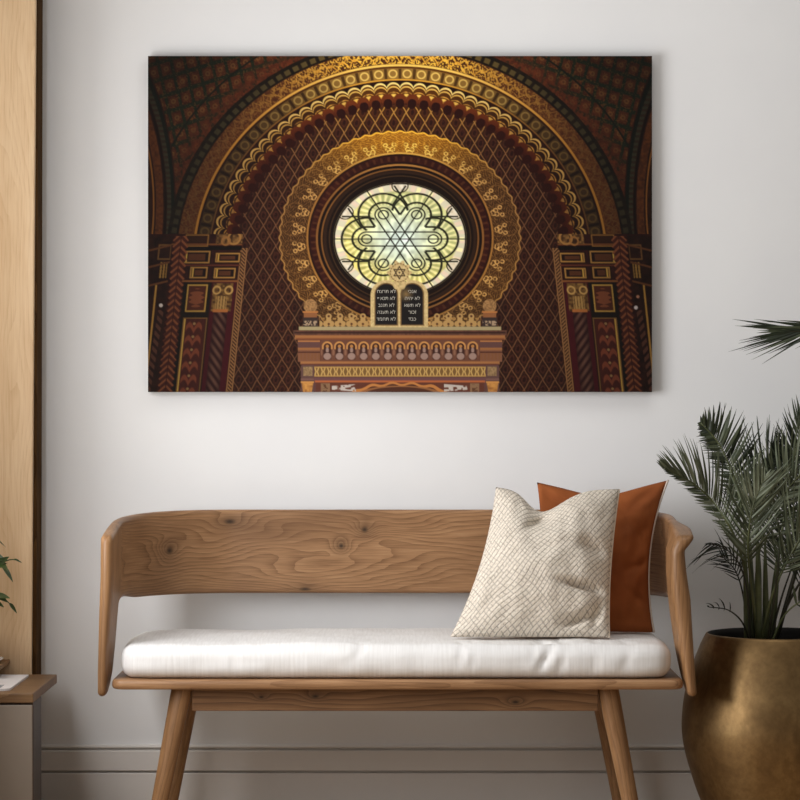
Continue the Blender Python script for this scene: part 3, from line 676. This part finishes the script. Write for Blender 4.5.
# ---------------------------------------------------------------- bench
bench = thing('wooden_bench', 'walnut bench with curved wraparound back and splayed legs under the wall picture', 'bench', (-.01, -.35, 0))
YB, YF = -.085, -.622                                   # back line and front line of the curved back
XL, XR, RC, RR = -.757, .731, .30, .19
YS = -.405                                              # where the arm starts to turn down into its post
def fin(x, ks, vs_):
    return float(np.interp(x, ks, vs_))
def section(x, y, nx, ny):
    """rounded section of the band at one station; near the front it reaches down as the arm post"""
    side = -1 if x < 0 else 1
    k = max(0, min(1, (YB - y) / (YB - YF)))
    zt = .845 - .047 * k ** 1.6
    zb = .613
    if y < YS: zb = fin(-y, (-YS, .422, .438, .452, .470, .490, .53, .56, .575), (.613, .611, .600, .560, .48, .425, .397, .387, .384))
    elif k > .3: zb += .008 * math.sin(math.pi * min(1, (k - .3) / .3))
    e = max(0, min(1, (-.596 - y) / .026)); e2 = math.sqrt(max(0, 1 - e * e))    # rounded nose at the front end
    if y < -.596: zt -= .014 * (1 - e2); zb += .012 * (1 - e2)
    bl = max(0, min(1, (-.34 - y) / .16)); bl = bl * bl * (3 - 2 * bl)
    H = zt - zb; m = 28; out = []
    def prof(z):
        if side < 0:
            th = fin(z, (.385, .45, .6, .72, .8), (.022, .026, .031, .034, .032)); c = fin(z, (.385, .45, .6, .7), (-.0130, -.011, -.005, 0))
        else:
            th = fin(z, (.385, .5, .635, .70, .76, .785, .81), (.024, .034, .046, .042, .036, .046, .05)); c = fin(z, (.385, .5, .635, .70, .76, .785, .81), (.0245, .011, -.003, -.011, -.014, .002, .010))
        th = .028 * (1 - bl) + th * bl; c = c * bl
        return th * (.25 + .75 * e2), c
    r = .011; zs = [zb + r * (1 - math.cos(math.pi / 2 * i / 5)) for i in range(5)] + [zb + r + (H - 2 * r) * i / m for i in range(m + 1)] + [zt - r * (1 - math.cos(math.pi / 2 * i / 5)) for i in range(4, -1, -1)]
    def half(z):
        d = max(0, r - (z - zb), r - (zt - z)); th, c = prof(z)
        hh = th / 2 - (r - math.sqrt(max(0, r * r - d * d))) * min(1, th / 2 / r)
        return max(hh, .0008), c
    sgn = 1 if side > 0 else -1
    for z in zs:
        h, c = half(z); out.append((x + nx * (h + c * sgn * 1.0), y + ny * h, z))
    for z in zs[::-1]:
        h, c = half(z); out.append((x + nx * (-h + c * sgn * 1.0), y - ny * h, z))
    return out, (zt + zb) / 2
def arm_run(x, n):
    return [(x, YS + (-.6215 - YS) * (i / n) ** .8, (-1 if x < 0 else 1), 0) for i in range(n + 1)]
back = []
for i in range(5): back.append((XL, YS + (YB - RC - YS) * i / 5, -1, 0))
for i in range(25):
    a = R(180 - 90 * i / 24); back.append((XL + RC + RC * math.cos(a), YB - RC + RC * math.sin(a), math.cos(a), math.sin(a)))
for i in range(1, 36): back.append((XL + RC + (XR - XL - RC - RR) * i / 36, YB, 0, 1))
for i in range(25):
    a = R(90 - 90 * i / 24); back.append((XR - RR + RR * math.cos(a), YB - RR + RR * math.sin(a), math.cos(a), math.sin(a)))
for i in range(1, 6): back.append((XR, YB - RR + (YS - YB + RR) * i / 5, 1, 0))
rings, gr = [], []; arc = 0; q_ = None
for st in back:
    if q_: arc += math.hypot(st[0] - q_[0], st[1] - q_[1])
    q_ = st; r_, zm = section(*st); rings.append(r_); gr += [(arc - .955, p[2], 0) for p in r_]
v, f = loft(rings)
child(link_mesh('backrest', v, f, M['back_wood'], grain=gr, edge_split=70), bench)
for x in (XL, XR):
    rings = [section(*st)[0] for st in arm_run(x, 34)]; gr = [(p[2], p[0] + .3, p[1] * 1.0) for r_ in rings for p in r_]
    v, f = loft(rings)
    child(link_mesh('arm_post', v, f, M['leg_wood'], grain=gr, edge_split=70), bench)

# seat board, rounded in plan at the front corners
def plate(x0, x1, y0, y1, z0, z1, rc, re, name, mat):
    rings, gr = [], []
    for k in range(9):
        a = math.pi * k / 8; ins = re * (1 - math.sin(a)); z = (z0 + z1) / 2 - math.cos(a) * (z1 - z0) / 2
        sec = rrect(x1 - x0 - 2 * ins, y1 - y0 - 2 * ins, rc, 8)
        r_ = [((x0 + x1) / 2 + p, (y0 + y1) / 2 + q, z) for p, q in sec]; rings.append(r_); gr += [(p[0], p[1], p[2]) for p in r_]
    v, f = loft(rings)
    return child(link_mesh(name, v, f, mat, grain=gr, edge_split=50), bench)
plate(-.7455, .733, -.62, -.11, .403, .4285, .03, .007, 'seat_board', M['bench_wood'])
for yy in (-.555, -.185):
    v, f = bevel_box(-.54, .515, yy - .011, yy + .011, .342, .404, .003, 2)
    child(link_mesh('apron', v, f, M['shaded_apron_wood'], smooth=False, grain=[(q.x, q.z, q.y) for q in v]), bench)
for xt, xb, y0, y1 in ((-.566, -.644, -.548, -.585), (.540, .618, -.548, -.585), (-.566, -.640, -.19, -.15), (.540, .614, -.19, -.15)):
    rings, gr = [], []
    for i in range(16):
        q = i / 15; z = .405 * (1 - q); x = xt + (xb - xt) * q; y = y0 + (y1 - y0) * q; rr = .0285 - .009 * q - (.004 if i == 15 else 0)
        seg = 20; r_ = [(x + rr * math.cos(2 * math.pi * k / seg), y + rr * .9 * math.sin(2 * math.pi * k / seg), z) for k in range(seg)]
        rings.append(r_); gr += [(p[2], p[0] - x, p[1]) for p in r_]
    v, f = loft(rings)
    child(link_mesh('leg', v, f, M['leg_wood'], grain=gr, edge_split=60), bench)

# ---------------------------------------------------------------- seat cushion
def rounded_box(hx, hy, hz, r, step):
    bm = bmesh.new(); cache = {}
    def vert(p):
        q = Vector((max(-hx + r, min(hx - r, p[0])), max(-hy + r, min(hy - r, p[1])), max(-hz + r, min(hz - r, p[2]))))
        d = Vector(p) - q
        w = q + d.normalized() * r if d.length > 1e-9 else Vector(p)
        k = tuple(round(c, 5) for c in p)
        if k not in cache: cache[k] = bm.verts.new(w)
        return cache[k]
    def ax(h):
        n = max(4, round(2 * (h - r) / step)); inner = [-(h - r) + 2 * (h - r) * i / n for i in range(n + 1)]
        e = [r * math.tan(math.pi / 4 * k / 4) for k in range(1, 5)]
        return [-(h - r) - q for q in e[::-1]] + inner + [(h - r) + q for q in e]
    AX = ax(hx), ax(hy), ax(hz); H = (hx, hy, hz)
    for d in range(3):
        a, b = (d + 1) % 3, (d + 2) % 3
        for s in (-1, 1):
            for i in range(len(AX[a]) - 1):
                for j in range(len(AX[b]) - 1):
                    c = []
                    for (ii, jj) in ((i, j), (i + 1, j), (i + 1, j + 1), (i, j + 1)):
                        p = [0, 0, 0]; p[d] = s * H[d]; p[a] = AX[a][ii]; p[b] = AX[b][jj]; c.append(vert(p))
                    bm.faces.new(c)
    bm.verts.index_update()
    v = [q.co.copy() for q in bm.verts]; f = [[q.index for q in fc.verts] for fc in bm.faces]; bm.free(); return v, f

CX0, CX1, CY0, CY1 = -.731, .710, -.612, -.125
hx, hy, hz = (CX1 - CX0) / 2, (CY1 - CY0) / 2, .0445
v, f = rounded_box(hx, hy, hz, .034, .011)
def crease(x, y, x0, ang, L, w):
    """a soft fold: distance across and along a line on the cushion front"""
    ca, sa = math.cos(ang), math.sin(ang); dx, dy = x - x0[0], y - x0[1]
    al, ac = dx * ca + dy * sa, -dx * sa + dy * ca
    return math.exp(-(al / L) ** 2) * math.exp(-(ac / w) ** 2)
nv = []; gr = []
for p in v:
    x, y, z = p; u, w_ = x / hx, y / hy
    gr.append((x, y + z, 0))
    # corners pulled in, round in plan
    ex = max(0, abs(u) - .86) / .14
    y *= 1 - .10 * ex * ex; x *= 1 - .012 * (w_ * w_)
    if u < -.8 and w_ > 0: y -= .10 * ((-u - .8) / .2) ** 2 * w_
    top = max(0, z / hz)
    z += .002 * top * (1 - u ** 6) * (1 - w_ ** 4) - .003 * top * abs(u) ** 8
    y -= .006 * (1 - abs(z / hz) ** 2) * (1 if w_ < -.8 else 0)
    q = Vector((x * 5, y * 6, z * 10)); n_ = mnoise.noise(q) * .004 + mnoise.noise(q * 2.7) * .0022
    if w_ < -.75: n_ += mnoise.noise(Vector((x * 22, 1.3, z * 7))) * .0022
    fr = p[1] + .0
    s_ = p[2] - (p[1] + hy) * .6                        # runs up the front and on over the top
    for (cx_, cz_, an, L, wd, dp) in ((.385, .0, 1.15, .03, .008, .009), (.40, .02, .9, .035, .007, .007), (.43, -.01, 1.25, .03, .007, .006), (.36, .03, 1.4, .03, .008, .005),
                                      (.17, .02, 1.45, .035, .008, .006), (.2, .0, 1.3, .03, .008, .004), (-.09, .03, .8, .03, .009, .005), (.52, -.005, 1.5, .03, .01, .004), (.6, .0, 1.2, .03, .01, .004), (-.42, .0, 1.6, .03, .01, .003)):
        if w_ < .2: n_ -= dp * crease(p[0], s_, (cx_, cz_), an, L, wd)
    if z > -hz * .8:
        if w_ < -.9: y -= n_
        else: z += n_
    nv.append(Vector((x, y, z)))
cush = link_mesh('seat_cushion', nv, f, M['linen'], grain=gr)
cush.location = ((CX0 + CX1) / 2, (CY0 + CY1) / 2, .4300 + hz)
tag(cush, 'long white linen seat cushion lying on the wooden bench', 'cushion')

# ---------------------------------------------------------------- throw pillows
def pillow(name, label, corners, thick, mat, pinch, chop, wr, seed, backmat=None, n=56, creases=(), sag=()):
    """corners: bottom-left, bottom-right, top-right, top-left in place coordinates"""
    bl, br, tr, tl = corners; cen = (bl + br + tr + tl) / 4
    nrm = (br - bl).cross(tl - bl).normalized()           # towards the room
    if nrm.y > 0: nrm = -nrm
    W_, H_ = (br - bl).length, (tl - bl).length
    verts, faces, gr, mi = [], [], [], []
    for sgn in (1, -1):
        for j in range(n + 1):
            for i in range(n + 1):
                u, v_ = -1 + 2 * i / n, -1 + 2 * j / n
                uu = u * (1 - pinch[0] * (1 - v_ * v_) * abs(u) ** 1.5 * (1 if u < 0 else pinch[2])); vv = v_ * (1 - pinch[1] * (1 - u * u) * abs(v_) ** 1.5 * (1 if v_ > 0 else .15))
                a, b = (uu + 1) / 2, (vv + 1) / 2
                p = bl * (1 - a) * (1 - b) + br * a * (1 - b) + tr * a * b + tl * (1 - a) * b
                cx_, wd, dp = chop; sm = max(0, (v_ + .3) / 1.3) ** 2
                p = p + (tl - bl).normalized() * (-dp * math.exp(-((u - cx_) / wd) ** 2) * sm)
                t_ = thick * max(0, (1 - u ** 2) * (1 - v_ ** 2)) ** .55 * (1 + .12 * (-v_))
                t_ *= 1 - .45 * math.exp(-((u - cx_) / (wd * .6)) ** 2) * sm
                edge_ = min(1, 5 * (1 - max(abs(u), abs(v_))))
                q = Vector((u * 2.2 + seed, v_ * 2.2, sgn * 3.0))
                t_ += edge_ * wr * (mnoise.noise(q) + .55 * mnoise.noise(q * 2.3))
                for (c0, c1, an, L, wdt, d) in creases:
                    if sgn > 0: t_ -= edge_ * d * crease(u, v_, (c0, c1), an, L, wdt)
                p = p + nrm * (sgn * max(t_, .001 if edge_ > 0 else 0))
                verts.append(p); gr.append((u * W_ / 2 + seed, v_ * H_ / 2, 0))
        o_ = 0 if sgn > 0 else (n + 1) ** 2
        for j in range(n):
            for i in range(n):
                a = o_ + j * (n + 1) + i; faces.append([a, a + 1, a + n + 2, a + n + 1] if sgn > 0 else [a, a + n + 1, a + n + 2, a + 1]); mi.append(0 if sgn > 0 or not backmat else 1)
    # weld the two faces along the rim
    N = (n + 1) ** 2; remap = {}
    for j in range(n + 1):
        for i in range(n + 1):
            if i in (0, n) or j in (0, n): remap[N + j * (n + 1) + i] = j * (n + 1) + i
    faces = [[remap.get(q, q) for q in fc] for fc in faces]
    used = sorted({q for fc in faces for q in fc}); idx = {q: k for k, q in enumerate(used)}
    rim = {(s): [verts[j * (n + 1) + i] for (i, j) in lst] for s, lst in (('right', [(n, j) for j in range(n + 1)]), ('top', [(i, n) for i in range(n + 1)]))}
    root = thing(name, label, 'pillow', ((bl + br) / 2)[:])
    verts2 = [verts[q] for q in used]; gr2 = [gr[q] for q in used]
    child(link_mesh('cover', verts2, [[idx[q] for q in fc] for fc in faces], [mat, backmat] if backmat else mat, grain=gr2, midx=mi), root)
    return root, rim, nrm

ZC = .5205
def PZ(px, z, y):
    s = FPX / (CAMD + y); return Vector(((px - 400) / s, y, z))
rust, rim, nr = pillow('throw_pillow', 'plain rust brown throw pillow at the right end of the bench', (PZ(528, ZC + .004, -.335), PZ(654, ZC + .004, -.325), P(668, 480, -.20), P(537, 482, -.20)),
       .060, M['rust'], (.12, .09, 1.5), (.0, .55, .022), .014, 3.1, creases=((.55, .35, 2.3, .35, .07, .012), (.75, -.15, .3, .3, .05, .012), (.3, .7, 2.6, .3, .06, .008), (-.7, .75, -.5, .3, .06, .008), (.8, -.6, -.4, .25, .05, .01)))
v, f = tube([p + nr * .002 for p in rim['right']], [.003] * len(rim['right']), 6)
o_ = child(link_mesh('piping', v, f, M['piping']), rust); o_['label'] = 'pale piping along the side seam'
knit, rim, nr = pillow('throw_pillow', 'beige knitted throw pillow with dark stitching and dented top, in front', (PZ(450, ZC + .006, -.48), PZ(609, ZC + .006, -.49), P(619, 489, -.345), P(496, 487, -.335)),
       .090, M['knit'], (.11, .02, .45), (-.14, .40, .066), .009, 8.4, M['knit_back'], n=72, creases=((.66, -.40, -.12, .34, .05, .042), (.62, -.80, .4, .26, .06, .04), (.85, -.72, 1.2, .16, .06, .03), (.75, .1, -.25, .3, .09, .022), (-.2, .62, .9, .2, .06, .02)))
v, f = tube([p - nr * .003 for p in rim['right']], [.0035] * len(rim['right']), 6)
o_ = child(link_mesh('seam_edge', v, f, M['knit_back']), knit); o_['label'] = 'plain pale seam edge'

# ---------------------------------------------------------------- potted palm
PX, PY = 1.008, -.335
palm = thing('potted_palm', 'tall green palm in a large bronze pot right of the bench', 'potted plant', (PX, PY, 0))
prof = [(.155, 0), (.166, .004), (.181, .03), (.207, .092), (.228, .155), (.243, .21), (.2495, .255), (.2495, .295), (.2445, .345), (.234, .395), (.2185, .445), (.1995, .495), (.1885, .5165), (.185, .5225), (.181, .524), (.178, .522), (.176, .51), (.184, .485), (.19, .46), (.0, .459)]
pr = [prof[0], prof[1]] + [tuple(q) for q in spline(prof[2:12], 40)] + prof[12:]
v, f = lathe(pr, (PX, PY, .0), 96)
mi = []
for i in range(len(pr) - 1): mi += [1 if i >= len(pr) - 6 else 0] * 96
mi += [0, 1]
child(link_mesh('pot', v, f, [M['bronze'], M['pot_inside']], midx=mi), palm)
sv, sf = [], []
for i in range(13):
    for k in range(40):
        r = .186 * i / 12; a = 2 * math.pi * k / 40; sv.append(Vector((PX + r * math.cos(a), PY + r * math.sin(a), .468 + .008 * mnoise.noise(Vector((r * 40 * math.cos(a), r * 40 * math.sin(a), 2))))))
for i in range(12):
    for k in range(40): sf.append([i * 40 + k, i * 40 + (k + 1) % 40, (i + 1) * 40 + (k + 1) % 40, (i + 1) * 40 + k])
child(link_mesh('soil', sv, sf, M['soil']), palm)

def frond(rach, ys, L, W, t0, n, mats, droop=.35, rise=.5, sides=(1, 1), ang=(62, 26), rad=(.0055, .0012), seed=1, twist=0.0, fall=.0, jit=.12):
    """rach: pixel track of the mid-rib, ys: its depth at each point; leaflets from t0 outward"""
    rnd = random.Random(seed)
    pts = [Vector(q) for q in spline([tuple(P(x, y, yy)) for (x, y), yy in zip(rach, ys)], 40)]
    n_p = len(pts); v, f = tube(pts, [rad[0] + (rad[1] - rad[0]) * (i / (n_p - 1)) ** .7 for i in range(n_p)], 7)
    mi = [0] * len(f); out = Vector((0, -1, 0))
    n = int(n * 1.25)
    for i in range(n):
        q = i / (n - 1); tt = t0 + (1 - t0) * (q ** .92) * .995
        k = tt * (n_p - 1); k0 = min(int(k), n_p - 2); base = pts[k0].lerp(pts[k0 + 1], k - k0); tan = (pts[k0 + 1] - pts[k0]).normalized()
        s = tan.cross(out).normalized(); up = s.cross(tan)                 # s: across the frond in the picture's plane; up: out of it
        s = (s * math.cos(twist) + up * math.sin(twist)).normalized(); up = s.cross(tan).normalized()
        ln = L * (math.sin(math.pi * min(1, .16 + q * .80)) ** .75) * (1 - .25 * q)
        for sd in (1, -1):
            if sides[0 if sd > 0 else 1] == 0: continue
            l_ = ln * sides[0 if sd > 0 else 1] * (1 + rnd.uniform(-jit, jit))
            a = R(ang[0] + (ang[1] - ang[0]) * q + rnd.uniform(-6, 6))
            d0 = (tan * math.cos(a) + s * (sd * math.sin(a)) + up * (rise * rnd.uniform(.0, .45)) * (1 if rnd.random() < .8 else -1)).normalized()
            nb = d0.cross(tan).normalized() if abs(d0.dot(tan)) < .98 else up
            wdir = d0.cross(up).normalized(); w0 = W * .62 * rnd.uniform(.8, 1.15); m = 7; vb = len(v)
            bend = Vector((0, 0, -1)) * droop * rnd.uniform(.6, 1.4) + tan * rnd.uniform(.1, .35)
            roll = rnd.uniform(-.7, .7); wdir = (wdir * math.cos(roll) + up * math.sin(roll)).normalized(); fold = d0.cross(wdir)
            for j in range(m + 1):
                e = j / m; w = w0 * (min(1, .35 + e * 3.0)) * (1 - e ** 2.2) + .0002
                c = base + d0 * (l_ * e) + bend * (l_ * e * e * .8) + Vector((0, 0, -fall * l_ * e ** 3))
                v += [c - wdir * w + fold * w * .35, c, c + wdir * w + fold * w * .35]
            mm = 2 if (len(mats) > 2 and rnd.random() < .42) else 1
            for j in range(m):
                for z in range(2): b = vb + j * 3 + z; f.append([b, b + 1, b + 4, b + 3]); mi.append(mm)
    return child(link_mesh('frond', v, f, mats, midx=mi), palm)

LF, LG, LD, ST, SD = M['leaf'], M['leaf_lit'], M['leaf_dark'], M['stem'], M['stem_dark']
B = -.335
# low left arching to the bench's arm
frond([(752, 640), (748, 590), (738, 545), (718, 508), (694, 484), (664, 468)], [B, B, B - .02, B - .05, B - .09, B - .13], .165, .0052, .42, 38, [ST, LG, LF], droop=.05, ang=(58, 16), sides=(1, .32), seed=11, rad=(.0065, .0012))
# tall one with the curled tip
frond([(756, 640), (752, 580), (744, 520), (734, 478), (719, 444), (701, 423)], [B, B + .01, B + .02, B + .02, B + .01, B], .155, .0062, .45, 36, [ST, LF, LD], droop=.28, ang=(58, 50), sides=(1, .38), seed=12, rad=(.0065, .0014))
# leaning right, broad and lit
frond([(764, 640), (756, 590), (762, 540), (780, 500), (806, 470), (840, 448)], [B, B - .02, B - .05, B - .08, B - .1, B - .12], .22, .0055, .38, 36, [ST, LG, LF], droop=.12, ang=(56, 24), sides=(1, .9), seed=13)
# tall right one against the wall
frond([(768, 640), (774, 580), (784, 520), (792, 470), (803, 425), (828, 378)], [B + .02, B + .05, B + .08, B + .1, B + .1, B + .08], .22, .006, .40, 38, [ST, LD, LF], droop=.2, ang=(56, 24), sides=(1, .5), seed=14)
# dark crossing fronds at the right
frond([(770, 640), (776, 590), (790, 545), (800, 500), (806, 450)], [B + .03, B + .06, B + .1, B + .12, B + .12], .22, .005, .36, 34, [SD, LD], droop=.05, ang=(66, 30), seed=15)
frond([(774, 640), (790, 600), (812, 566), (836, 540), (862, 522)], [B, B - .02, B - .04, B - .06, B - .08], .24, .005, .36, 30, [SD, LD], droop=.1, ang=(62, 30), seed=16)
frond([(760, 640), (760, 570), (756, 516), (764, 476), (782, 448)], [B + .04, B + .07, B + .1, B + .12, B + .12], .17, .0055, .45, 30, [ST, LF, LD], droop=.1, ang=(54, 26), sides=(.6, 1), seed=17)
frond([(758, 640), (752, 590), (748, 550), (752, 510), (764, 478)], [B - .03, B - .07, B - .1, B - .12, B - .13], .17, .005, .42, 28, [ST, LG, LF], droop=.05, ang=(44, 22), seed=18)
frond([(762, 640), (772, 596), (788, 560), (806, 530), (826, 508)], [B - .04, B - .08, B - .1, B - .12, B - .14], .2, .005, .4, 28, [ST, LG, LF], droop=.06, ang=(46, 22), seed=19)
# drooping dark sprays on the left
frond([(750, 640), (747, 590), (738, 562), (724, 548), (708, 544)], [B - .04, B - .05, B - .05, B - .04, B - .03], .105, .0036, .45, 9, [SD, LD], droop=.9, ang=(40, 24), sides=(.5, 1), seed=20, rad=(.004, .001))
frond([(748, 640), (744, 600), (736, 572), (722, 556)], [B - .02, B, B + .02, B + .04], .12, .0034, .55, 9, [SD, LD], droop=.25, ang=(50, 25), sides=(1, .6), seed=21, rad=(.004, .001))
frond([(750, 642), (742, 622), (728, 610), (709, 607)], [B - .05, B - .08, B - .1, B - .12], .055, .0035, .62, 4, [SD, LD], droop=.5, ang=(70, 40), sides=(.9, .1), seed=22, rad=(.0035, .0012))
# thin bare-stemmed ones on the right
frond([(768, 640), (774, 600), (778, 566), (779, 545)], [B - .05, B - .08, B - .1, B - .1], .10, .0034, .6, 8, [SD, LF], droop=.2, ang=(60, 35), seed=23, rad=(.004, .001))
frond([(772, 642), (784, 616), (800, 602), (822, 592)], [B - .06, B - .09, B - .12, B - .15], .13, .006, .6, 8, [ST, LF, LD], droop=.2, ang=(56, 30), seed=24, rad=(.0035, .0012))
frond([(770, 640), (784, 590), (800, 550), (822, 520)], [B, B + .02, B + .05, B + .06], .14, .004, .5, 12, [SD, LD], droop=.3, ang=(56, 30), seed=25, rad=(.004, .001))
# the high one that bends back into view from the right
frond([(776, 640), (812, 520), (856, 420), (876, 352), (848, 328), (806, 331), (783, 331)], [B, B - .03, B - .05, B - .05, B - .04, B - .03, B - .03], .17, .0052, .72, 16, [SD, LD, LF], droop=.06, ang=(24, 5), sides=(1.0, 1.0), seed=26, rad=(.007, .0016))
# bare bases of the canes
for (x0, x1, y1, dy) in ((748, 744, 530, -.02), (759, 757, 520, -.04), (766, 765, 535, .01), (754, 749, 520, .03), (771, 780, 545, .02)):
    pts = [P(x0 + (x1 - x0) * q, 642 + (y1 - 642) * q, B + dy) for q in [i / 8 for i in range(9)]]
    v, f = tube(pts, [.0105 - .0085 * (i / 8) ** 1.5 for i in range(9)], 10); child(link_mesh('cane', v, f, M['stem']), palm)
